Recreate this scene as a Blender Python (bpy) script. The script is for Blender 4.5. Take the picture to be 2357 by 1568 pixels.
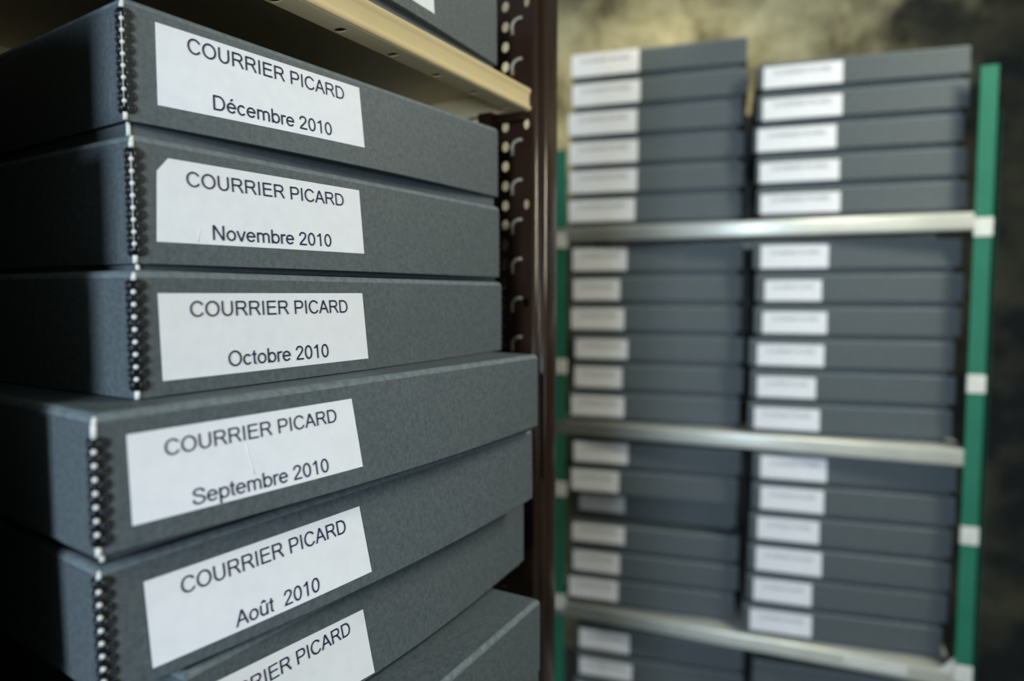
import bpy, bmesh, math, random
from mathutils import Vector, Matrix
from math import sin, cos, pi, radians

for o in list(bpy.data.objects): bpy.data.objects.remove(o)
C = bpy.context.scene.collection
sc = bpy.context.scene
H = 1.62                      # height of the camera above the floor
random.seed(7)

# ---------------------------------------------------------------- frames of the place
YAW_A = radians(60)         # near rack: direction of its front
DA = Vector((cos(YAW_A), sin(YAW_A), 0)); NA = Vector((DA.y, -DA.x, 0))
OA = Vector((-.2618, .4766, H))
def A(s, n, z):               # near-rack coordinates: along the front, out into the aisle, height rel. to camera
    p = OA + DA*s + NA*n; return Vector((p.x, p.y, H+z))
YAW_B = radians(-22.5)        # far rack
OB = Vector((.70, 2.03, 0))

# ---------------------------------------------------------------- camera
cam = bpy.data.cameras.new('camera'); co = bpy.data.objects.new('camera', cam); C.objects.link(co)
co.location = (0, 0, H); co.rotation_euler = (pi/2-.0655, 0, 0)
cam.sensor_width = 36; cam.lens = 1571/2357*36
cam.shift_y = -2.5/2357
cam.clip_start = .02
cam.dof.use_dof = True; cam.dof.focus_distance = .60; cam.dof.aperture_fstop = 2.2
cam.dof.aperture_blades = 9
sc.camera = co

# ---------------------------------------------------------------- light and exposure
w = bpy.data.worlds.new('world'); sc.world = w; w.use_nodes = True
w.node_tree.nodes['Background'].inputs[0].default_value = (.55, .7, 1, 1)
w.node_tree.nodes['Background'].inputs[1].default_value = .02
def light(name, kind, loc, energy, color, target=None, **kw):
    l = bpy.data.lights.new(name, kind); o = bpy.data.objects.new(name, l); C.objects.link(o)
    o.location = loc; l.energy = energy; l.color = color
    for k, v in kw.items(): setattr(l, k, v)
    if target is not None:
        o.rotation_euler = (Vector(target)-Vector(loc)).to_track_quat('-Z', 'Y').to_euler()
    return o
light('rear_window_daylight', 'AREA', A(-2.6, .80, .35), 125, (.70, .86, 1.0), A(1.0, .1, -.05), shape='RECTANGLE', size=.62, size_y=1.0)
light('side_fill_light', 'AREA', A(.75, 2.9, .40), 8, (.90, .94, 1.0), A(.5, 0, .15), shape='RECTANGLE', size=1.3, size_y=1.0)  # soft fill added for the label faces, no known source on this side
light('ceiling_spot', 'SPOT', (.42, 2.08, H+1.25), 43, (1.0, .94, .70), (.48, 2.85, H+.50), spot_size=radians(96), spot_blend=1, shadow_soft_size=.05)
light('aisle_tube', 'AREA', A(1.2, 1.45, 1.25), 46, (1.0, .97, .76), A(1.3, .35, -.5), shape='RECTANGLE', size=.12, size_y=1.0)
vs = sc.view_settings
vs.view_transform = 'Standard'; vs.look = 'None'; vs.gamma = 1; vs.use_curve_mapping = False
vs.exposure = -0.06

# ---------------------------------------------------------------- materials
def mat(name, col, rough=.6, metal=0, col2=None, scale=40, bump=0, bscale=200, detail=6, spec=.5, stretch=None, lo=.35, hi=.65):
    m = bpy.data.materials.new(name); m.use_nodes = True
    nt = m.node_tree; b = nt.nodes['Principled BSDF']
    b.inputs['Base Color'].default_value = (*col, 1); b.inputs['Roughness'].default_value = rough
    b.inputs['Metallic'].default_value = metal; b.inputs['Specular IOR Level'].default_value = spec
    tc = nt.nodes.new('ShaderNodeTexCoord'); mp = nt.nodes.new('ShaderNodeMapping')
    nt.links.new(tc.outputs['Object'], mp.inputs[0])
    if stretch: mp.inputs['Scale'].default_value = stretch
    if col2:
        n = nt.nodes.new('ShaderNodeTexNoise'); n.inputs['Scale'].default_value = scale; n.inputs['Detail'].default_value = detail
        n.inputs['Roughness'].default_value = .65
        r = nt.nodes.new('ShaderNodeValToRGB')
        r.color_ramp.elements[0].position = lo; r.color_ramp.elements[1].position = hi
        r.color_ramp.elements[0].color = (*col, 1); r.color_ramp.elements[1].color = (*col2, 1)
        nt.links.new(mp.outputs[0], n.inputs['Vector']); nt.links.new(n.outputs[0], r.inputs[0]); nt.links.new(r.outputs[0], b.inputs['Base Color'])
    if bump:
        n2 = nt.nodes.new('ShaderNodeTexNoise'); n2.inputs['Scale'].default_value = bscale; n2.inputs['Detail'].default_value = 8
        bp = nt.nodes.new('ShaderNodeBump'); bp.inputs['Strength'].default_value = bump; bp.inputs['Distance'].default_value = .01
        nt.links.new(mp.outputs[0], n2.inputs['Vector']); nt.links.new(n2.outputs[0], bp.inputs['Height']); nt.links.new(bp.outputs[0], b.inputs['Normal'])
    return m
M = {}
M['board'] = mat('grey_archive_board', (.042, .055, .063), .62, col2=(.090, .105, .113), scale=230, bump=.05, bscale=900, spec=.35, lo=.28, hi=.72)
M['worn'] = mat('worn_board_edge', (.082, .102, .112), .68, col2=(.14, .165, .178), scale=120, spec=.3)
M['base'] = mat('grey_archive_board_base', (.06, .072, .084), .6, col2=(.075, .088, .10), scale=170, spec=.3)
M['paper'] = mat('white_label_paper', (.665, .665, .705), .6, col2=(.705, .705, .74), scale=60, spec=.2)
M['ink'] = mat('navy_black_print', (.010, .013, .042), .6, spec=.2)
M['lace'] = mat('black_edge_lace', (.005, .006, .008), .5, spec=.18)
M['stud'] = mat('dark_steel_stud', (.022, .024, .027), .25, metal=.2)
M['core'] = mat('white_board_core', (.62, .62, .58), .7)
M['beige'] = mat('beige_enamel', (.66, .55, .33), .38, col2=(.70, .59, .37), scale=8, bump=.02, bscale=300)
M['brown'] = mat('brown_enamel', (.016, .0075, .0045), .2, col2=(.021, .010, .006), scale=15, spec=.5, bump=.01, bscale=200)
M['tab'] = mat('lit_pressed_tab', (.27, .235, .185), .45, metal=.2)  # pale tone paints the light caught on the brown pressed tabs
M['green'] = mat('green_enamel', (.014, .128, .080), .55, col2=(.018, .145, .092), scale=10, spec=.2)
M['clip'] = mat('pale_plastic_clip', (.62, .62, .58), .5, col2=(.52, .52, .50), scale=60)
M['galv'] = mat('pale_grey_steel', (.60, .62, .59), .48, metal=.5, col2=(.70, .71, .67), scale=9, bump=.02, bscale=120)

def wall_mat(name, c1, c2, c3):
    m = bpy.data.materials.new(name); m.use_nodes = True; nt = m.node_tree; b = nt.nodes['Principled BSDF']
    b.inputs['Roughness'].default_value = .95; b.inputs['Specular IOR Level'].default_value = .15
    tc = nt.nodes.new('ShaderNodeTexCoord')
    n1 = nt.nodes.new('ShaderNodeTexNoise'); n1.inputs['Scale'].default_value = 4.2; n1.inputs['Detail'].default_value = 9; n1.inputs['Roughness'].default_value = .62
    n1.inputs['Distortion'].default_value = .5
    r = nt.nodes.new('ShaderNodeValToRGB'); e = r.color_ramp.elements
    e[0].position = .36; e[0].color = (*c1, 1); e[1].position = .66; e[1].color = (*c3, 1); x = e.new(.5); x.color = (*c2, 1)
    nt.links.new(tc.outputs['Object'], n1.inputs['Vector']); nt.links.new(n1.outputs[0], r.inputs[0]); nt.links.new(r.outputs[0], b.inputs['Base Color'])
    n2 = nt.nodes.new('ShaderNodeTexNoise'); n2.inputs['Scale'].default_value = 9; n2.inputs['Detail'].default_value = 10
    bp = nt.nodes.new('ShaderNodeBump'); bp.inputs['Strength'].default_value = .8; bp.inputs['Distance'].default_value = .05
    nt.links.new(tc.outputs['Object'], n2.inputs['Vector']); nt.links.new(n2.outputs[0], bp.inputs['Height']); nt.links.new(bp.outputs[0], b.inputs['Normal'])
    return m
def dark_blend(m):  # blends to a near-black tone towards the right and lower down
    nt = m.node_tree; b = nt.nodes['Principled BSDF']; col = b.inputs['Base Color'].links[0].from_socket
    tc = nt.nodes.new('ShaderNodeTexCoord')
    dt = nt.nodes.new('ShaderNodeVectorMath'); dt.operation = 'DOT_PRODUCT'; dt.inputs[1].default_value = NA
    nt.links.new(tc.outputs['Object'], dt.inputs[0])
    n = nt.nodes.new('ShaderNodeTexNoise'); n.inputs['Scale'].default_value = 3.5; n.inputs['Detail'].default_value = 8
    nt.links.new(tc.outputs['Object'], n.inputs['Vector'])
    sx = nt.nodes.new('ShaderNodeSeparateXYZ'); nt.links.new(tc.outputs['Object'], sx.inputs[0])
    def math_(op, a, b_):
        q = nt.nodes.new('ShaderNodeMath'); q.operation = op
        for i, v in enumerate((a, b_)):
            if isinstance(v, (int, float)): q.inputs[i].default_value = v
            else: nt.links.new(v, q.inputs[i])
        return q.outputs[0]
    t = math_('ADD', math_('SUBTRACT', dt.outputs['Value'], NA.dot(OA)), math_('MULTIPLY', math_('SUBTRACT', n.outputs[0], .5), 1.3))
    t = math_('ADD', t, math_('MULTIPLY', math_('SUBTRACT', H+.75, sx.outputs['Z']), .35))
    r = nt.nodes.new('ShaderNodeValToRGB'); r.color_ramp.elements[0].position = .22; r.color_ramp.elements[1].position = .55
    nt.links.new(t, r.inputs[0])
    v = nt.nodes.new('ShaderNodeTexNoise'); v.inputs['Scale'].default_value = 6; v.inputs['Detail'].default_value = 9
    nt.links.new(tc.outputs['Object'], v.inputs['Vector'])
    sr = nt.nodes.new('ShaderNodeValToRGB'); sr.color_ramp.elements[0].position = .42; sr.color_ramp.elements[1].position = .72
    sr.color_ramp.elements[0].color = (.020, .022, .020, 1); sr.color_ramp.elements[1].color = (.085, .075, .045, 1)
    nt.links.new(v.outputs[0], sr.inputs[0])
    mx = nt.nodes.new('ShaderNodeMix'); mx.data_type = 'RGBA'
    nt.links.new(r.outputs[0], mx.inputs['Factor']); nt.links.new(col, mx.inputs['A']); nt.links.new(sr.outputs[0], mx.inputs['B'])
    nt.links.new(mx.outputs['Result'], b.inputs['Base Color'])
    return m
M['plaster_dark'] = dark_blend(wall_mat('plaster_darker_to_right', (.12, .105, .062), (.30, .27, .165), (.44, .41, .27)))
M['wall'] = wall_mat('stained_lime_plaster', (.12, .105, .062), (.30, .27, .165), (.44, .41, .27))
M['whitewash'] = wall_mat('whitewashed_wall', (.34, .32, .25), (.52, .50, .42), (.62, .60, .52))
M['shade_dark'] = mat('shade_dark_panel', (.014, .013, .011), .6, col2=(.026, .023, .018), scale=6)  # near-black for added panels that stand in for shade
M['floor'] = mat('grey_concrete', (.16, .15, .14), .85, col2=(.22, .21, .19), scale=5, bump=.2, bscale=30)
M['ceil'] = mat('grey_plaster', (.30, .28, .24), .9, col2=(.36, .34, .29), scale=4)
M['sash'] = mat('white_painted_wood', (.7, .7, .68), .5)

# ---------------------------------------------------------------- object helpers
def obj(name, bm, mats, parent=None, smooth=False, matrix=None):
    me = bpy.data.meshes.new(name)
    bmesh.ops.recalc_face_normals(bm, faces=bm.faces[:])
    bm.to_mesh(me); bm.free()
    if not isinstance(mats, (list, tuple)): mats = [mats]
    for m in mats: me.materials.append(m)
    if smooth:
        for p in me.polygons: p.use_smooth = True
    o = bpy.data.objects.new(name, me); C.objects.link(o)
    if parent: o.parent = parent
    if matrix is not None: o.matrix_local = matrix
    return o
def empty(name, label, cat, loc, rot=(0, 0, 0), group=None):
    o = bpy.data.objects.new(name, None); C.objects.link(o); o.empty_display_size = .05
    o.location = loc; o.rotation_euler = rot; o['label'] = label; o['category'] = cat
    if group: o['group'] = group
    return o
def struct(name, bm, m, parent=None):
    o = obj(name, bm, m, parent)
    if not parent: o['kind'] = 'structure'
    return o
def copy_part(src, parent):
    c = src.copy(); C.objects.link(c); c.parent = parent
    for k in src.children: copy_part(k, c)
    return c

def add_box(bm, x0, x1, y0, y1, z0, z1, mi=0):
    v = [bm.verts.new(p) for p in ((x0, y0, z0), (x1, y0, z0), (x1, y1, z0), (x0, y1, z0), (x0, y0, z1), (x1, y0, z1), (x1, y1, z1), (x0, y1, z1))]
    fs = [bm.faces.new([v[i] for i in q]) for q in ((0, 3, 2, 1), (4, 5, 6, 7), (0, 1, 5, 4), (1, 2, 6, 5), (2, 3, 7, 6), (3, 0, 4, 7))]
    for f in fs: f.material_index = mi
    return fs
def bevel_box(x0, x1, y0, y1, z0, z1, r=.002, seg=2):
    bm = bmesh.new(); add_box(bm, x0, x1, y0, y1, z0, z1)
    bmesh.ops.bevel(bm, geom=bm.edges[:], offset=r, segments=seg, profile=.5, affect='EDGES')
    return bm
def grid_box(L, W, z0, z1, nx, ny, nz):
    bm = bmesh.new(); V = {}
    def v(i, j, k):
        if (i, j, k) not in V: V[i, j, k] = bm.verts.new((L*i/nx, W*j/ny, z0+(z1-z0)*k/nz))
        return V[i, j, k]
    for i in range(nx):
        for j in range(ny):
            for k in (0, nz): bm.faces.new([v(i, j, k), v(i+1, j, k), v(i+1, j+1, k), v(i, j+1, k)])
        for k in range(nz):
            for j in (0, ny): bm.faces.new([v(i, j, k), v(i+1, j, k), v(i+1, j, k+1), v(i, j, k+1)])
    for j in range(ny):
        for k in range(nz):
            for i in (0, nx): bm.faces.new([v(i, j, k), v(i, j+1, k), v(i, j+1, k+1), v(i, j, k+1)])
    bmesh.ops.recalc_face_normals(bm, faces=bm.faces[:])
    return bm
def lid_bm(L, W, h, B, r=.0022, nx=26, nz=6, top_bulge=.0):
    bm = grid_box(L, W, 0, h, nx, 4, nz)
    ed = [e for e in bm.edges if len(e.link_faces) == 2 and e.calc_face_angle() > 1]
    up = lambda e: all(v.co.z > h-1e-5 for v in e.verts)
    low = lambda e: all(v.co.z < 1e-5 for v in e.verts)
    for sel, off, seg in ((lambda e: up(e), r*2.2, 4), (lambda e: low(e), r*.35, 1), (lambda e: not low(e), r, 3)):
        ed = [e for e in bm.edges if e.is_valid and len(e.link_faces) == 2 and e.calc_face_angle() > 1.1 and sel(e)]
        if not ed: continue
        res = bmesh.ops.bevel(bm, geom=ed, offset=off, segments=seg, profile=.5, affect='EDGES')
        for f in res['faces']:
            f.smooth = True
            if off > r*2: f.material_index = 1
    for v in bm.verts:
        s, y, z = v.co
        k = max(0, 1-y/.12)
        v.co.y -= B*sin(pi*min(max(s/L, 0), 1))*(1-z/h)*k
        # a slight dish in the top board, and the side walls flare a little as the front does
        v.co.z -= top_bulge*sin(pi*min(max(s/L, 0), 1))*sin(pi*min(max(y/W, 0), 1))*(z/h)
    return bm
def cylinder(bm, p0, p1, r, n=10, mi=0, caps=True):
    p0 = Vector(p0); p1 = Vector(p1); ax = (p1-p0).normalized()
    u = ax.orthogonal().normalized(); w_ = ax.cross(u)
    a = [bm.verts.new(p0+(u*cos(2*pi*i/n)+w_*sin(2*pi*i/n))*r) for i in range(n)]
    b = [bm.verts.new(p1+(u*cos(2*pi*i/n)+w_*sin(2*pi*i/n))*r) for i in range(n)]
    for i in range(n):
        f = bm.faces.new([a[i], a[(i+1) % n], b[(i+1) % n], b[i]]); f.material_index = mi; f.smooth = True
    if caps:
        bm.faces.new(a[::-1]).material_index = mi; bm.faces.new(b).material_index = mi
def tube(bm, pts, r, n=8):
    rings = []
    for i, p in enumerate(pts):
        p = Vector(p); t = (Vector(pts[min(i+1, len(pts)-1)])-Vector(pts[max(i-1, 0)])).normalized()
        ref = Vector((1, 0, 0)) if abs(t.x) < .9 else Vector((0, 0, 1))
        u = t.cross(ref).normalized(); w_ = t.cross(u)
        rings.append([bm.verts.new(p+(u*cos(2*pi*k/n)+w_*sin(2*pi*k/n))*r) for k in range(n)])
    for a, b in zip(rings, rings[1:]):
        for k in range(n):
            f = bm.faces.new([a[k], a[(k+1) % n], b[(k+1) % n], b[k]]); f.smooth = True
    bm.faces.new(rings[0]); bm.faces.new(rings[-1])
def sphere(bm, c, r, sx=1, sy=1, sz=1, mi=0, nu=8, nv=6):
    before = len(bm.verts)
    ret = bmesh.ops.create_uvsphere(bm, u_segments=nu, v_segments=nv, radius=r, matrix=Matrix.Translation(c) @ Matrix.Diagonal((sx, sy, sz, 1)))
    for v in ret['verts']:
        for f in v.link_faces: f.material_index = mi; f.smooth = True
def profile_extrude(bm, pts, f0, f1, closed=False, mi=0, smooth=True):
    """pts: list of 2-D points; f0, f1 map a 2-D point to a 3-D point at the two ends"""
    a = [bm.verts.new(f0(p)) for p in pts]; b = [bm.verts.new(f1(p)) for p in pts]
    n = len(pts)
    for i in range(n if closed else n-1):
        j = (i+1) % n
        f = bm.faces.new([a[i], a[j], b[j], b[i]]); f.material_index = mi; f.smooth = smooth
def holed_cell(bm, x0, x1, y0, y1, cx, cy, rx, ry, to3, n=24, power=2.0):
    """a rectangle with an elliptical hole"""
    angs = [2*pi*i/n for i in range(n)]
    for (px, py) in ((x0, y0), (x1, y0), (x1, y1), (x0, y1)):
        a = math.atan2(py-cy, px-cx) % (2*pi); angs.append(a)
    angs = sorted(set(round(a, 6) for a in angs))
    inner, outer = [], []
    for a in angs:
        c, s = cos(a), sin(a)
        k = (abs(c/rx)**power+abs(s/ry)**power)**(-1/power)
        inner.append(bm.verts.new(to3(cx+k*c, cy+k*s)))
        t = min(((x1-cx)/c if c > 1e-9 else (x0-cx)/c if c < -1e-9 else 1e9), ((y1-cy)/s if s > 1e-9 else (y0-cy)/s if s < -1e-9 else 1e9))
        outer.append(bm.verts.new(to3(cx+t*c, cy+t*s)))
    m = len(angs)
    for i in range(m):
        j = (i+1) % m; bm.faces.new([inner[i], inner[j], outer[j], outer[i]])
def plain_cell(bm, x0, x1, y0, y1, to3):
    bm.faces.new([bm.verts.new(to3(*p)) for p in ((x0, y0), (x1, y0), (x1, y1), (x0, y1))])
def solidify(o, t, offset=0):
    m = o.modifiers.new('thickness', 'SOLIDIFY'); m.thickness = t; m.offset = offset

# ---------------------------------------------------------------- lettering: a plain grotesque drawn with strokes
SW = .080
def arc(cx, cy, rx, ry, a0, a1, n=18):
    return [(cx+rx*cos(radians(a0+(a1-a0)*i/n)), cy+ry*sin(radians(a0+(a1-a0)*i/n))) for i in range(n+1)]
def spline(P, n=5):
    Q = [P[0]]+P+[P[-1]]; out = []
    for i in range(1, len(Q)-2):
        p0, p1, p2, p3 = Q[i-1:i+3]
        for k in range(n):
            t = k/n
            out.append(tuple(.5*((2*p1[c])+(-p0[c]+p2[c])*t+(2*p0[c]-5*p1[c]+4*p2[c]-p3[c])*t*t+(-p0[c]+3*p1[c]-3*p2[c]+p3[c])*t**3) for c in (0, 1)))
    return out+[P[-1]]
V_ = lambda x, y0, y1: ('l', [(x, y0), (x, y1)])
D_ = lambda x0, y0, x1, y1: ('d', (x0, y0, x1, y1))
L_ = lambda *p: ('l', list(p))
GL = {
 'C': (.722, [L_(*arc(.385, .358, .298, .330, 33, 327, 30))]),
 'O': (.778, [L_(*arc(.389, .358, .305, .330, 0, 360, 36))]),
 'U': (.722, [L_((.12, .716), (.12, .28), *arc(.361, .28, .241, .249, 180, 360, 20), (.602, .716))]),
 'R': (.722, [V_(.12, 0, .716), L_((.12, .676), (.45, .676), *arc(.45, .518, .145, .158, 90, -90, 14), (.12, .36)), L_((.37, .36), (.455, .31), (.52, .225), (.655, 0))]),
 'I': (.278, [V_(.139, 0, .716)]),
 'E': (.667, [V_(.12, 0, .716), L_((.12, .676), (.60, .676)), L_((.12, .385), (.575, .385)), L_((.12, .04), (.615, .04))]),
 'P': (.667, [V_(.12, 0, .716), L_((.12, .676), (.42, .676), *arc(.42, .5, .165, .176, 90, -90, 14), (.12, .324))]),
 'A': (.667, [D_(.047, 0, .333, .716), D_(.62, 0, .333, .716), L_((.14, .255), (.525, .255))]),
 'D': (.722, [V_(.12, 0, .716), L_((.12, .676), (.36, .676), *arc(.36, .358, .27, .318, 90, -90, 20), (.12, .04))]),
 'N': (.722, [V_(.117, 0, .716), V_(.605, 0, .716), D_(.122, .716, .60, 0)]),
 'S': (.667, [L_(*spline([(.575, .505), (.54, .605), (.45, .665), (.335, .678), (.215, .655), (.135, .595), (.122, .52), (.165, .45), (.27, .40), (.40, .36), (.52, .305), (.578, .225), (.565, .14), (.49, .07), (.385, .038), (.29, .038), (.18, .065), (.105, .13), (.08, .235)]))]),
 'e': (.556, [L_((.075, .275), (.482, .275), *arc(.278, .26, .205, .222, 4, 325, 26))]),
 'c': (.5, [L_(*arc(.262, .26, .192, .222, 40, 320, 22))]),
 'm': (.833, [V_(.105, 0, .519), L_(*arc(.261, .34, .156, .142, 180, 0, 14), (.417, 0)), L_(*arc(.5725, .34, .156, .142, 180, 0, 14), (.7285, 0))]),
 'b': (.556, [V_(.10, 0, .716), L_(*arc(.297, .26, .197, .222, 0, 360, 26))]),
 'p': (.556, [V_(.10, -.2, .519), L_(*arc(.297, .26, .197, .222, 0, 360, 26))]),
 'r': (.333, [V_(.105, 0, .519), L_(*arc(.27, .32, .165, .162, 180, 62, 10))]),
 'o': (.556, [L_(*arc(.278, .26, .203, .222, 0, 360, 26))]),
 'v': (.5, [D_(.045, .519, .25, 0), D_(.455, .519, .25, 0)]),
 't': (.278, [L_((.135, .66), (.135, .125), *arc(.22, .125, .085, .088, 180, 285, 8)), L_((.02, .48), (.255, .48))]),
 'u': (.556, [V_(.452, 0, .519), L_((.105, .519), (.105, .2), *arc(.275, .2, .17, .162, 180, 345, 14))]),
 '2': (.556, [L_(*spline([(.078, .50), (.11, .60), (.19, .668), (.285, .678), (.385, .65), (.445, .57), (.44, .48), (.37, .37), (.23, .23), (.12, .12), (.085, .04)]), (.50, .04))]),
 '0': (.556, [L_(*arc(.278, .355, .197, .322, 0, 360, 28))]),
 '1': (.556, [V_(.325, 0, .716), L_(*spline([(.325, .70), (.26, .62), (.12, .54)]))]),
 ' ': (.278, []),
}
GL['é'] = (.556, GL['e'][1]+[D_(.255, .585, .345, .715)])
GL['û'] = (.556, GL['u'][1]+[L_((.155, .60), (.275, .69), (.395, .60))])
def text_polys(txt):
    out = []; x = 0
    hw = SW/2
    for ch in txt:
        adv, strokes = GL[ch]
        for kind, P in strokes:
            if kind == 'd':
                x0, y0, x1, y1 = P; k = hw*math.hypot(x1-x0, y1-y0)/abs(y1-y0)
                out.append([(x+x0-k, y0), (x+x0+k, y0), (x+x1+k, y1), (x+x1-k, y1)])
            else:
                closed = len(P) > 3 and abs(P[0][0]-P[-1][0])+abs(P[0][1]-P[-1][1]) < 1e-6
                le, ri = [], []
                for i, p in enumerate(P):
                    if closed: a = P[i-1] if i else P[-2]; b = P[(i+1) % len(P)] if i < len(P)-1 else P[1]
                    else: a = P[max(i-1, 0)]; b = P[min(i+1, len(P)-1)]
                    d0 = Vector((p[0]-a[0], p[1]-a[1])); d1 = Vector((b[0]-p[0], b[1]-p[1]))
                    if d0.length < 1e-9: d0 = d1
                    if d1.length < 1e-9: d1 = d0
                    d0.normalize(); d1.normalize(); t = (d0+d1); t = t.normalized() if t.length > 1e-6 else d1
                    k = hw/max(.5, t.dot(d1)); nx_, ny_ = -t.y*k, t.x*k
                    le.append((x+p[0]+nx_, p[1]+ny_)); ri.append((x+p[0]-nx_, p[1]-ny_))
                for i in range(len(P)-1): out.append([le[i], le[i+1], ri[i+1], ri[i]])
        x += adv
    return out
def lettering_bm(lines, depth):
    """lines: (text, origin, em vector, cap vector) on the label face; depth(s, z) gives the y of that face"""
    bm = bmesh.new()
    for txt, o, e, cap in lines:
        for poly in text_polys(txt):
            vs_ = []
            for (px, py) in poly:
                s = o[0]+e[0]*px+cap[0]*py/.716; z = o[1]+e[1]*px+cap[1]*py/.716
                vs_.append(bm.verts.new((s, depth(s, z), z)))
            try: bm.faces.new(vs_)
            except ValueError: pass
    return bm
def label_bm(q, depth, nx=24, nz=6, clip_corner=False, creases=()):
    TL, BL, TR, BR = [Vector(p) for p in q]
    bm = bmesh.new(); G = []
    for j in range(nz+1):
        row = []
        for i in range(nx+1):
            u, v = i/nx, j/nz
            p = BL.lerp(BR, u).lerp(TL.lerp(TR, u), v)
            row.append(bm.verts.new((p.x, depth(p.x, p.y)-.0003, p.y)))
        G.append(row)
    if clip_corner:
        G[nz][0].co = (G[nz-1][0].co+G[nz][1].co)/2
    for j in range(nz):
        for i in range(nx): bm.faces.new([G[j][i], G[j][i+1], G[j+1][i+1], G[j+1][i]])
    ex = bmesh.ops.extrude_face_region(bm, geom=bm.faces[:])
    for v in [g for g in ex['geom'] if isinstance(g, bmesh.types.BMVert)]: v.co.y += .0003
    for cr in creases: tube(bm, [(a, depth(a, b)-.0002, b) for a, b in cr], .00042, 6)
    return bm

# ---------------------------------------------------------------- the setting
def box_A(s0, s1, n0, n1, z0, z1):
    bm = bmesh.new(); add_box(bm, s0, s1, n0, n1, z0, z1)
    for v in bm.verts: v.co = A(v.co.x, v.co.y, v.co.z)
    return bm
S0, S1, N0, N1, ZC = -2.7, 2.48, -.95, 3.3, 1.45
struct('floor', box_A(S0-.2, S1+.2, N0-.2, N1+.2, -H-.1, -H), M['floor'])
struct('ceiling', box_A(S0-.2, S1+.2, N0-.2, N1+.2, ZC, ZC+.1), M['ceil'])
struct('wall_back', box_A(S1, S1+.2, N0-.2, N1+.2, -H, ZC), M['plaster_dark'])
struct('wall_left', box_A(S0, S1, N0-.2, N0, -H, ZC), M['whitewash'])
def holed_wall(name, win, a0, a1, b0, b1, z0, z1, place):
    bm = bmesh.new()
    for b in ((a0, b0, -H, ZC), (b1, a1, -H, ZC), (b0, b1, -H, z0), (b0, b1, z1, ZC)): add_box(bm, b[0], b[1], 0, .2, b[2], b[3])
    for v in bm.verts: v.co = place(*v.co)
    struct(name, bm, M['wall'])
    bm = bmesh.new(); c = (b0+b1)/2
    for b in ((b0, b0+.06, z0, z1), (b1-.06, b1, z0, z1), (c-.03, c+.03, z0, z1), (b0+.06, b1-.06, z0, z0+.06), (b0+.06, b1-.06, z1-.06, z1)): add_box(bm, b[0], b[1], .05, .12, b[2], b[3])
    for v in bm.verts: v.co = place(*v.co)
    struct(win, bm, M['sash'])
struct('added_panel_1', box_A(.9, S1-.003, N0, N0+.015, -H, .27), M['shade_dark'])  # dark panel added so the lower post holes look dark
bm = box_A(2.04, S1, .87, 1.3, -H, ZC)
struct('added_shade_pier', bm, M['plaster_dark'])  # unseen pier added to keep window light off the back wall
holed_wall('wall_right', 'added_window', S0, S1, .25, 1.65, -.6, .9, lambda a, t, z: A(a, N1+t, z))  # unseen window opening added to go with the side fill
holed_wall('wall_front', 'window_2', N0-.2, N1+.2, .43, 1.27, -.2, .9, lambda a, t, z: A(S0-t, a, z))

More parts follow.
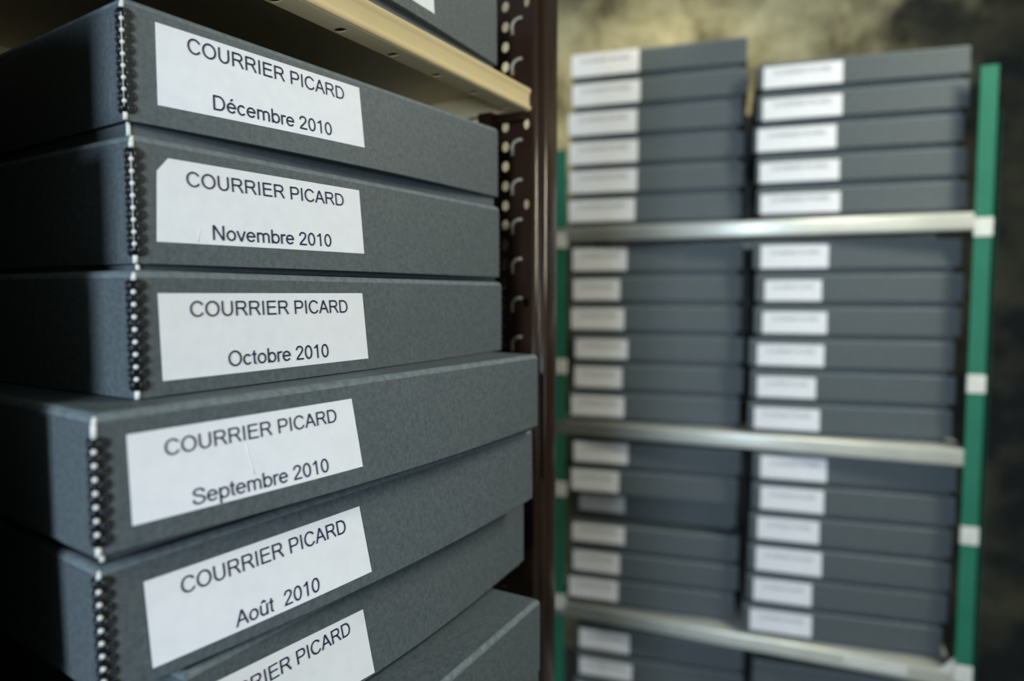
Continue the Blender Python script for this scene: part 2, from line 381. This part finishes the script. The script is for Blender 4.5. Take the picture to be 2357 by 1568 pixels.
# ---------------------------------------------------------------- archive boxes of the near rack
LB, WB = .480, .385
def archive_box(label, pos, yaw, tilt, h, B, rec=.002, q=None, lines=(), lace=True, clip_corner=False, creases=(), group=None, spine=False, L=LB, W=WB, inset=.004):
    """pos: front left lower corner of the lid, height rel. to the camera"""
    root = empty('archive_box', label, 'box', (pos[0], pos[1], H+pos[2]-rec), (0, -tilt, yaw), group)
    up = Matrix.Translation((0, 0, rec))
    obj('lid', lid_bm(L, W, h, B), [M['board'], M['worn']], root, matrix=up)
    lid = root.children[0]
    b = bevel_box(inset, L-inset, inset, W-inset, -rec, .03, .0015)
    base = obj('base', b, M['base'], root, matrix=up)
    depth = lambda s, z: -B*sin(pi*min(max(s/L, 0), 1))*(1-z/h)
    if lace:
        pitch = .0083; n = int((h-.0110)/pitch); zs = [.0054+pitch*(i+.5) for i in range(n)]
        bm = bmesh.new(); th = .0007
        for face in (0, 1):
            def m3(a, out, z):         # a: distance from the corner on the face, out: distance off the face
                return (a, depth(max(a, 0), z)-out, z) if face == 0 else (-out, a, z)
            def plate(poly):
                f = [bm.verts.new(m3(a, th, z)) for a, z in poly]; g = [bm.verts.new(m3(a, -.0004, z)) for a, z in poly]
                bm.faces.new(f); k = len(poly)
                for i in range(k): bm.faces.new([f[i], f[(i+1) % k], g[(i+1) % k], g[i]])
            plate([(0, zs[0]-pitch*.5), (.0048, zs[0]-pitch*.5), (.0048, zs[-1]+pitch*.5), (0, zs[-1]+pitch*.5)])
            for z in zs:
                plate([(.0048+.0039*cos(2*pi*i/16), z+.0039*sin(2*pi*i/16)) for i in range(16)])
                # punched stud: a raised ring with a small dome
                for i in range(14):
                    a0, a1 = 2*pi*i/14, 2*pi*(i+1)/14
                    P = [(.0019, th), (.0023, th+.0008), (.0029, th)]
                    for (r0, o0), (r1, o1) in zip(P, P[1:]):
                        f = bm.faces.new([bm.verts.new(m3(.0050+r*cos(a), o, z+r*sin(a))) for r, o, a in ((r0, o0, a0), (r1, o1, a0), (r1, o1, a1), (r0, o0, a1))]); f.smooth = True; f.material_index = 1
                c = m3(.0050, th, z); sphere(bm, c, .0010, mi=1)
        cylinder(bm, (.0004, .0004, zs[0]-pitch*.5), (.0004, .0004, zs[-1]+pitch*.5), .0013, 10)
        bmesh.ops.remove_doubles(bm, verts=bm.verts[:], dist=.00002)
        lc = obj('corner_lace', bm, [M['lace'], M['stud']], lid)
        bm = bmesh.new()
        cylinder(bm, (.0005, .0005, .0003), (.0005, .0005, zs[0]-pitch*.45), .0017, 8)
        cylinder(bm, (.0005, .0005, zs[-1]+pitch*.45), (.0005, .0005, h-.0060), .0017, 8)
        cylinder(bm, (.0005, .0005, h-.0063), (.0022, .0022, h-.0022), .0015, 8)
        for i in range(n-1): sphere(bm, (-.0001, -.0001, (zs[i]+zs[i+1])/2), .0017, 1, 1, 1)
        if spine: cylinder(bm, (-.0007, -.0007, zs[0]), (-.0007, -.0007, zs[-1]), .0003, 6)
        obj('corner_core', bm, M['core'], lid)
        # the far corner: only the edge of its lace shows as a row of bumps
        bm = bmesh.new()
        for i in range(n): sphere(bm, (L+.0004, .003, zs[i]), .0034, .35, 1, 1)
        obj('corner_lace', bm, M['lace'], lid)
        if rec >= .002:
            bm = bmesh.new(); cylinder(bm, (inset+.0002, inset+.0002, -rec+.0004), (inset+.0002, inset+.0002, .0), .0016, 8); obj('corner_core', bm, M['core'], base, matrix=Matrix())
    if q:
        lb = obj('label', label_bm(q, depth, clip_corner=clip_corner, creases=creases), M['paper'], root, matrix=up)
        for ln in lines: obj('lettering', lettering_bm((ln,), lambda s, z: depth(s, z)-.00075), M['ink'], lb)
    return root
CP = 'COURRIER PICARD'
near = 'boxes stacked on the near rack'
archive_box('top grey archive box of the near stack, label reading Décembre 2010', (-.2801, .5035, .1261), .984, .0005, .0882, .010, .0146,
    ((.0245, .077), (.0238, .0159), (.2293, .0792), (.2292, .0197)),
    ((CP, (.048, .0616), (.01708, 3e-05), (.0002, .0119)), ('Décembre 2010', (.0667, .022), (.01713, .00025), (.0001, .0119))), group=near, L=.474, spine=True)
archive_box('grey archive box labelled Novembre 2010, label corner folded over, in the near stack', (-.2618, .4766, .0214), 1.0197, .0010, .0896, .0085, .0045,
    ((.0182, .0765), (.0157, .0163), (.2181, .0781), (.2179, .0176)),
    ((CP, (.039, .0585), (.01683, .00024), (-.0002, .0110)), ('Novembre 2010', (.0578, .0203), (.01681, .00022), (0, .0113))), clip_corner=True, creases=(((.0470, .0180), (.0473, .0225), (.0486, .0270)),), group=near, L=.470, spine=True)
archive_box('grey archive box labelled Octobre 2010 in the near stack', (-.2498, .4513, -.0700), 1.0497, -.0010, .0864, .009, .0002,
    ((.0168, .0710), (.018, .0107), (.2175, .0716), (.2177, .0107)),
    ((CP, (.0391, .0543), (.0168, -.00002), (0, .0112)), ('Octobre 2010', (.0682, .0163), (.01662, -.00006), (-.0001, .0116))), group=near, L=.476)
archive_box('grey archive box labelled Septembre 2010, jutting out of the near stack', (-.2463, .3968, -.1561), .9755, 0, .0856, .014, .005,
    ((.0188, .0707), (.0198, .0138), (.1988, .0703), (.202, .014)),
    ((CP, (.0408, .0532), (.01496, .0001), (-.0003, .0104)), ('Septembre 2010', (.0569, .0173), (.01501, -2e-05), (-.0004, .0108))), creases=(((.0985, .0515), (.1000, .0420), (.1022, .0345), (.1032, .0285)),), group=near, L=.495)
archive_box('grey archive box labelled Août 2010 in the near stack', (-.2555, .413, -.2558), .9664, .0155, .0861, .014, .004,
    ((.0271, .0683), (.0292, .0091), (.2119, .0683), (.2159, .0103)),
    ((CP, (.0504, .0509), (.01538, 2e-05), (-.0006, .0116)), ('Août  2010', (.0875, .0129), (.01525, .00018), (0, .0116))), group=near, L=.495)
archive_box('grey archive box under the Août 2010 box, its white label cut off below', (-.2243, .4523, -.345), 1.0472, 0, .0848, .014, .0065,
    ((-.0030+.006, .0690), (.004, .0110), (.1725, .061), (.177, .0023)),
    ((CP, (.0036, .0461), (.01615, 7e-05), (-.0012, .0116)),), group=near, lace=False)
archive_box('grey archive box pushed forward near the foot of the stack, no label showing', (.0331-LB*cos(1.0647), .77-LB*sin(1.0647), -.437), 1.0647, 0, .0849, .006, .003, group=near)
archive_box('lowest grey archive box of the near stack, a sliver at the bottom edge', (.0328-LB*cos(1.0647), .798-LB*sin(1.0647), -.5246), 1.0647, 0, .0845, .006, .003, group=near)
archive_box('grey archive box standing on the beige shelf above the near stack', (-.2479, .4852, .2965), radians(61.5), 0, .085, .004, .0146,
    ((.136, .068), (.136, .0125), (.332, .068), (.3345, .0138)), (), group='boxes on the upper beige shelf')
# the next stack on the same shelf, left of the frame: it shades the side of the near stack
z = -.5280
for k in range(8):
    p = A(-.0945-LB+random.uniform(-.003, .0), .004+random.uniform(-.004, .006)-(.034 if k == 7 else 0), 0)
    archive_box('dark grey archive box in the neighbouring stack left of the near one', (p.x, p.y, z+.003), YAW_A+random.uniform(-.003, .003), 0, .090, .005, .003,
        ((.02, .07), (.02, .014), (.22, .07), (.22, .014)), (), lace=False, group='neighbouring stack left of the near one')
    z += .0932

# ---------------------------------------------------------------- near rack: brown perforated posts and beige shelves
rackA = empty('storage_rack', 'brown perforated metal rack with beige shelves carrying the near boxes', 'rack', A(.6, 0, -H), (0, 0, YAW_A))
inv = rackA.matrix_basis.inverted()
def toA(bm):
    for v in bm.verts: v.co = inv @ A(*v.co)
    return bm
SP = .555; NL = .010           # where the right post starts, and the plane of the shelf lip
def post_bm(sp, sgn, nf, dirn, z0=-H, z1=.85):
    """sgn: which way the post extends along the front; dirn: -1 the flange runs back from the front plane nf"""
    bm = bmesh.new()
    to3 = lambda t, z: (sp, nf+dirn*t, z)
    p = .0272; zb = .0977-p*round((.0977-z0)/p)+p/2
    plain_cell(bm, 0, .075, z0, zb, to3)
    z = zb
    while z+p <= z1:
        zc = z+p/2; i = round((zc-.0977)/p)
        if i in (11, 5, 1, -4, -9): holed_cell(bm, 0, .0160, z, z+p, .0090, zc, .0044, .0068, to3)
        else: plain_cell(bm, 0, .0160, z, z+p, to3)
        plain_cell(bm, .0160, .0310, z, z+p, to3)
        holed_cell(bm, .0310, .0545, z, z+p, .0426, zc, .0058, .0071, to3)
        plain_cell(bm, .0545, .075, z, z+p, to3)
        z += p
    plain_cell(bm, 0, .075, z, z1, to3)
    # rounded front and outer return
    prof = [(0, 0)]
    prof += [(.005-.005*cos(a), -.005*sin(a)) for a in [pi/2*i/6 for i in range(1, 7)]]
    prof += [(.0105, -.005), (.0122, -.0058), (.0128, -.0075)]
    prof += [(.0180-.0052*cos(a), -.0075-.0052*sin(a)) for a in [pi/2*i/8 for i in range(1, 9)]]
    prof += [(.034, -.0127)]
    prof += [(.0485+.0025*sin(a), -.0102-.0025*cos(a)) for a in [pi/2*i/4 for i in range(0, 5)]]
    prof += [(.051, .03)]
    P = [(sp+sgn*a, nf+dirn*b) for a, b in prof]
    profile_extrude(bm, P, lambda q: (q[0], q[1], z0), lambda q: (q[0], q[1], z1))
    bmesh.ops.remove_doubles(bm, verts=bm.verts[:], dist=.00005)
    return toA(bm)
SL = -.640
for sp, sgn in ((SP, 1), (SL, -1)):
    for nf, dirn in ((NL+.004, -1), (-.43, 1)):
        o = obj('post', post_bm(sp, sgn, nf, dirn), M['brown'], rackA); solidify(o, .0016)
# pressed hanging tabs in the slots of the post that shows
for i in range(-6, 14, 2):
    zc = .0977+.0272*i-.003
    bm = bmesh.new(); T0 = NL+.004
    pts = [(SP-.0022, T0-.0300, zc-.011), (SP-.0032, T0-.0300, zc-.002)]
    pts += [(SP-.0036, T0-(.0300-.0130*(1-cos(a))), zc-.001+.0105*sin(a)) for a in [pi/2*k/6 for k in range(1, 7)]]
    pts += [(SP-.0025, T0-.0140, zc+.0090)]
    tube(bm, pts, .0026); obj('hanging_tab', toA(bm), M['tab'], rackA)
def shelf_bm(zt, s0=SL+.003, s1=SP-.003, slots=True):
    """beige shelf: top sheet, rolled lip with a groove, slotted return flange, lip at the back too"""
    bm = bmesh.new(); zb = zt-.0315
    roll = [(-.432, zt), (.004, zt), (.0095, zt-.0006), (.0126, zt-.0028), (.0130, zt-.0056), (.0112, zt-.0082), (.0104, zt-.0105),
            (.0104, zt-.0215), (.0112, zt-.0245), (.0128, zt-.0262), (.0130, zt-.0282), (.0116, zb)]
    profile_extrude(bm, roll, lambda q: (s0, q[0], q[1]), lambda q: (s1, q[0], q[1]))
    bmesh.ops.remove_doubles(bm, verts=bm.verts[:], dist=.00001)
    cells = [.133+.0765*i for i in range(-9, 6)] if slots else []
    to3 = lambda s, n: (s, n, zb)
    x = s0
    for c in cells:
        if c-.012 < s0 or c+.012 > s1: continue
        plain_cell(bm, x, c-.012, -.0145, .0116, to3); holed_cell(bm, c-.012, c+.012, -.0145, .0116, c, -.0055, .0045, .0066, to3, power=2.5); x = c+.012
    plain_cell(bm, x, s1, -.0145, .0116, to3)
    profile_extrude(bm, [(-.0145, zb), (-.0145, zb+.006)], lambda q: (s0, q[0], q[1]), lambda q: (s1, q[0], q[1]), smooth=False)
    profile_extrude(bm, [(-.432, zt), (-.432, zb), (-.415, zb)], lambda q: (s0, q[0], q[1]), lambda q: (s1, q[0], q[1]), smooth=False)
    for s in (s0, s1):           # turned-down ends of the sheet
        profile_extrude(bm, [(s, zt), (s, zb), (s+(.015 if s == s0 else -.015), zb)], lambda q: (q[0], -.43, q[1]), lambda q: (q[0], -.02, q[1]), smooth=False)
    return toA(bm)
for zt in (.2810, -.5290):
    o = obj('shelf', shelf_bm(zt), M['beige'], rackA); solidify(o, .0012)
bm = bmesh.new(); add_box(bm, SL+.002, SP-.002, -.4395, -.4365, -.56, .80)
obj('added_shade_sheet', toA(bm), M['shade_dark'], rackA)  # dark sheet added so the space under the shelf goes black
bm = bmesh.new()                 # dark bracket under the shelf end by the post
add_box(bm, SP-.030, SP-.0015, -.055, -.034, .222, .2485); add_box(bm, SP-.012, SP-.0015, -.055, .006, .238, .2482)
obj('shelf_bracket', toA(bm), M['brown'], rackA)

# ---------------------------------------------------------------- far rack: green posts, pale steel shelves
rackB = empty('storage_rack', 'green post rack with pale steel shelves full of boxes along the back wall', 'rack', (OB.x, OB.y, 0), (0, 0, YAW_B))
ZS = (.2175, -.4165, -1.0385, -1.4875)
def angle_post(s0, s1, y, zt, sgn, dy):
    bm = bmesh.new()
    prof = [(s0, y+dy*.04), (s0, y+dy*.003), (s0+.003*(1 if s1 > s0 else -1), y), (s1, y), (s1, y+dy*.0025), (s0+.003*(1 if s1 > s0 else -1), y+dy*.0025), (s0+.0025*(1 if s1 > s0 else -1), y+dy*.04)]
    profile_extrude(bm, prof, lambda q: (q[0], q[1], 0), lambda q: (q[0], q[1], H+zt), closed=True, smooth=False)
    for zz in (0, H+zt):
        bm.faces.new([bm.verts.new((q[0], q[1], zz)) for q in prof])
    return bm
YB = .55
for s0, s1, y, zt, dy in ((.6015, .5615, 0, .593, 1), (-.606, -.566, 0, .47, 1), (.725, .685, YB, .593, -1), (-.606, -.566, YB, .47, -1)):
    p = obj('post', angle_post(s0, s1, y, zt, 1, dy), M['green'], rackB)
    if y == 0:
        for zc in (.1776, -.238, -.651, -1.040):
            a, b = min(s0, s1)-.0015, max(s0, s1)+.0015
            obj('post_clip', bevel_box(a, b, -.003, .012, H+zc-.025, H+zc+.025, .002), M['clip'], p)
for k, zt in enumerate(ZS):
    bm = bmesh.new(); s0, s1 = -.606, .560; z1_ = H+zt; z0_ = z1_-.046
    prof = [(YB, z1_), (.006, z1_), (.002, z1_-.001), (-.0015, z1_-.004), (-.002, z1_-.008), (-.002, z0_+.006), (-.0005, z0_+.001), (.004, z0_), (.022, z0_)]
    profile_extrude(bm, prof, lambda q: (s0, q[0], q[1]), lambda q: (s1, q[0], q[1]))
    profile_extrude(bm, [(YB, z1_), (YB, z0_), (YB-.02, z0_)], lambda q: (s0, q[0], q[1]), lambda q: (s1, q[0], q[1]), smooth=False)
    for s in (s0, s1): profile_extrude(bm, [(s, z1_-.0005), (s, z0_)], lambda q: (q[0], .005, q[1]), lambda q: (q[0], YB-.005, q[1]), smooth=False)
    sh = obj('shelf', bm, M['galv'], rackB); solidify(sh, .0015)
    if k == 2:
        obj('shelf_label', bevel_box(.284, .447, -.0040, -.0031, H+zt-.033, H+zt-.004, .0003, 1), M['clip'], sh)
    bm = bmesh.new()               # folded corner gussets that hold the shelf to the posts
    if k != 2: bm.free(); continue
    for s, sg in ((s1, -1),):
        vs_ = [bm.verts.new((s+sg*a, .0035, z1_+b)) for a, b in ((0, 0), (.035, 0), (0, .04))]; wv = [bm.verts.new(v.co+Vector((0, .002, 0))) for v in vs_]
        bm.faces.new(vs_); bm.faces.new(wv[::-1])
        for i in range(3): bm.faces.new([vs_[i], vs_[(i+1) % 3], wv[(i+1) % 3], wv[i]])
    obj('shelf_gusset', bm, M['galv'], sh)

bm = bmesh.new(); add_box(bm, -.60, .60, YB+.004, YB+.007, .15, H+.66)
obj('added_shade_sheet', bm, M['shade_dark'], rackB)  # dark sheet added so the gaps between the stacks stay black
# far boxes: one is built, the others are copies with their own label sheets
YAWB2 = -.2953
DB = Vector((cos(YAWB2), sin(YAWB2), 0)); NB = Vector((DB.y, -DB.x, 0))
PL = Vector((.19, 2.25, 0)); PR = Vector((.72, 2.025, 0))
LF, WF, RECF = .537, .44, .015
lid_mesh = {}
def far_box(label, base_pt, s, zb, pitch, lab, group, back=0, dyaw=0):
    """zb: underside of the base; lab: (s0, s1, z0, z1) of the label, height rel. to the camera"""
    p = base_pt+DB*s-NB*back
    root = empty('archive_box', label, 'box', (p.x, p.y, H+zb), (0, 0, YAWB2+dyaw), group)
    h = round(pitch-RECF, 4)
    if h not in lid_mesh:
        a = obj('lid', lid_bm(LF, WF, h, .004, .003, 12, 3), [M['board'], M['worn']], root, matrix=Matrix.Translation((0, 0, RECF)))
        b = obj('base', bevel_box(.014, LF-.014, .014, WF-.014, 0, RECF+.02, .0015), M['base'], root)
        lid_mesh[h] = (a, b)
    else:
        a, b = lid_mesh[h]
        for src in (a, b): copy_part(src, root)
    if lab:
        z0, z1 = max(lab[2]-zb-RECF, .002), min(lab[3]-zb-RECF, h-.003); s0, s1 = lab[0]-s, lab[1]-s
        dep = lambda x, z: -.004*sin(pi*min(max(x/LF, 0), 1))*(1-z/h)
        lb = obj('label', label_bm(((s0, z1), (s0, z0), (s1, z1), (s1, z0)), dep, 6, 2), M['paper'], root, matrix=Matrix.Translation((0, 0, RECF)))
        wd = s1-s0; e = wd*.74/9.39; c = e*.68
        obj('lettering', lettering_bm(((CP, (s0+wd*.13, z0+(z1-z0)*.60), (e, 0), (0, c)),), lambda x, z: dep(x, z)-.0009), M['ink'], lb)
    return root
ORD = ['topmost', 'second from the top', 'third from the top', 'fourth from the top', 'fifth from the top', 'lowest']
def stack(where, group, base_pt, zshelf, pitch, rows, names=None, backs={}):
    n = len(rows)
    for i, r in enumerate(rows):
        zb = zshelf+pitch*(n-1-i)+.0016
        nm = (names or (ORD[:n-1]+['lowest']))[i]
        far_box('white-labelled grey box, %s, %s' % (nm, where), base_pt, r[0], zb, pitch-.0008, r[1:], group, backs.get(i, 0), random.uniform(-.008, .008))
stack('left stack on upper shelf of green rack', 'left stack on the upper far shelf', PL, ZS[0], 0.0920, [
 (0.0001, 0.0022, 0.2174, 0.6953, 0.7688), (0.0055, 0.0052, 0.2208, 0.5990, 0.6727), (-0.0076, -0.0064, 0.2128, 0.5089, 0.5827), (-0.0032, -0.0034, 0.2162, 0.4150, 0.4892), (-0.0026, -0.0029, 0.2149, 0.3225, 0.3977), (-0.0061, -0.0048, 0.2091, 0.2333, 0.3047)])
stack('right stack on upper shelf of green rack', 'right stack on the upper far shelf', PR, ZS[0], 0.0898, [
 (-0.0060, 0.0091, 0.2183, 0.5895, 0.6562), (-0.0061, 0.0092, 0.2190, 0.5000, 0.5650), (-0.0142, -0.0030, 0.2064, 0.4128, 0.4804), (-0.0060, 0.0052, 0.2166, 0.3175, 0.3833), (-0.0021, 0.0093, 0.2212, 0.2273, 0.2923)])
stack('left stack on middle shelf of green rack', 'left stack on the middle far shelf', PL, ZS[1], 0.0952, [
 (0.0007, 0.0097, 0.1856, 0.0780, 0.1494), (0.0012, 0.0126, 0.1645, -0.0217, 0.0490), (-0.0006, 0.0062, 0.1789, -0.1153, -0.0454), (0.0093, 0.0207, 0.1910, -0.2090, -0.1456), (0.0099, 0.0190, 0.1742, -0.3085, -0.2378), (0.0010, 0.0079, 0.1820, -0.4060, -0.3326)])
stack('right stack on middle shelf of green rack', 'right stack on the middle far shelf', PR, ZS[1], 0.0950, [
 (-0.0081, 0.0137, 0.1953, 0.0747, 0.1439), (0.0003, 0.0264, 0.1803, -0.0231, 0.0422), (-0.0018, 0.0223, 0.1967, -0.1159, -0.0503), (-0.0144, 0.0098, 0.1915, -0.2162, -0.1457), (-0.0082, 0.0119, 0.1720, -0.3085, -0.2420), (-0.0126, 0.0056, 0.1847, -0.4098, -0.3351)])
stack('left stack on lower shelf of green rack', 'left stack on the lower far shelf', PL, ZS[2], 0.0924, [
 (0.0093, 0.0174, 0.1954, -0.5515, -0.4850), (0.0016, 0.0096, 0.1673, -0.6486, -0.5802), (0.0000, 0.0270, 0.1800, -0.7325, -0.6710), (0.0081, 0.0134, 0.1878, -0.8210, -0.7562), (0.0087, 0.0168, 0.1728, -0.9218, -0.8537), (-0.0020, 0.0033, 0.1684, -1.0150, -0.9480)],
 names=ORD[:2]+['set-back third from the top']+ORD[3:], backs={2: .055})
stack('right stack on lower shelf of green rack', 'right stack on the lower far shelf', PR, ZS[2], 0.0946, [
 (0.0039, 0.0266, 0.2081, -0.5509, -0.4803), (0.0039, 0.0287, 0.2025, -0.6427, -0.5740), (-0.0007, 0.0221, 0.1928, -0.7335, -0.6678), (-0.0031, 0.0199, 0.2015, -0.8306, -0.7599), (-0.0054, 0.0154, 0.1773, -0.9271, -0.8582), (-0.0145, 0.0066, 0.1798, -1.0229, -0.9548)])
stack('left stack below bottom shelf of green rack', 'left stack at the foot of the far rack', PL, ZS[3], 0.0935, [
 (0.0300, 0.0408, 0.2078, -1.1880, -1.1249), (0.0306, 0.0415, 0.2170, -1.2833, -1.2254), (0.0200, 0.0350, 0.2100, -1.3760, -1.3180), (0.0200, 0.0350, 0.2100, -1.4700, -1.4120)])
for k in range(4):
    far_box('unlabelled grey box in shade below the bottom shelf of the green rack' if k == 3 else 'grey box hidden low below the bottom shelf of the green rack', PR, .01+.003*k, ZS[3]+.0012+.0905*k, .0899, None, 'right stack at the foot of the far rack', .02)
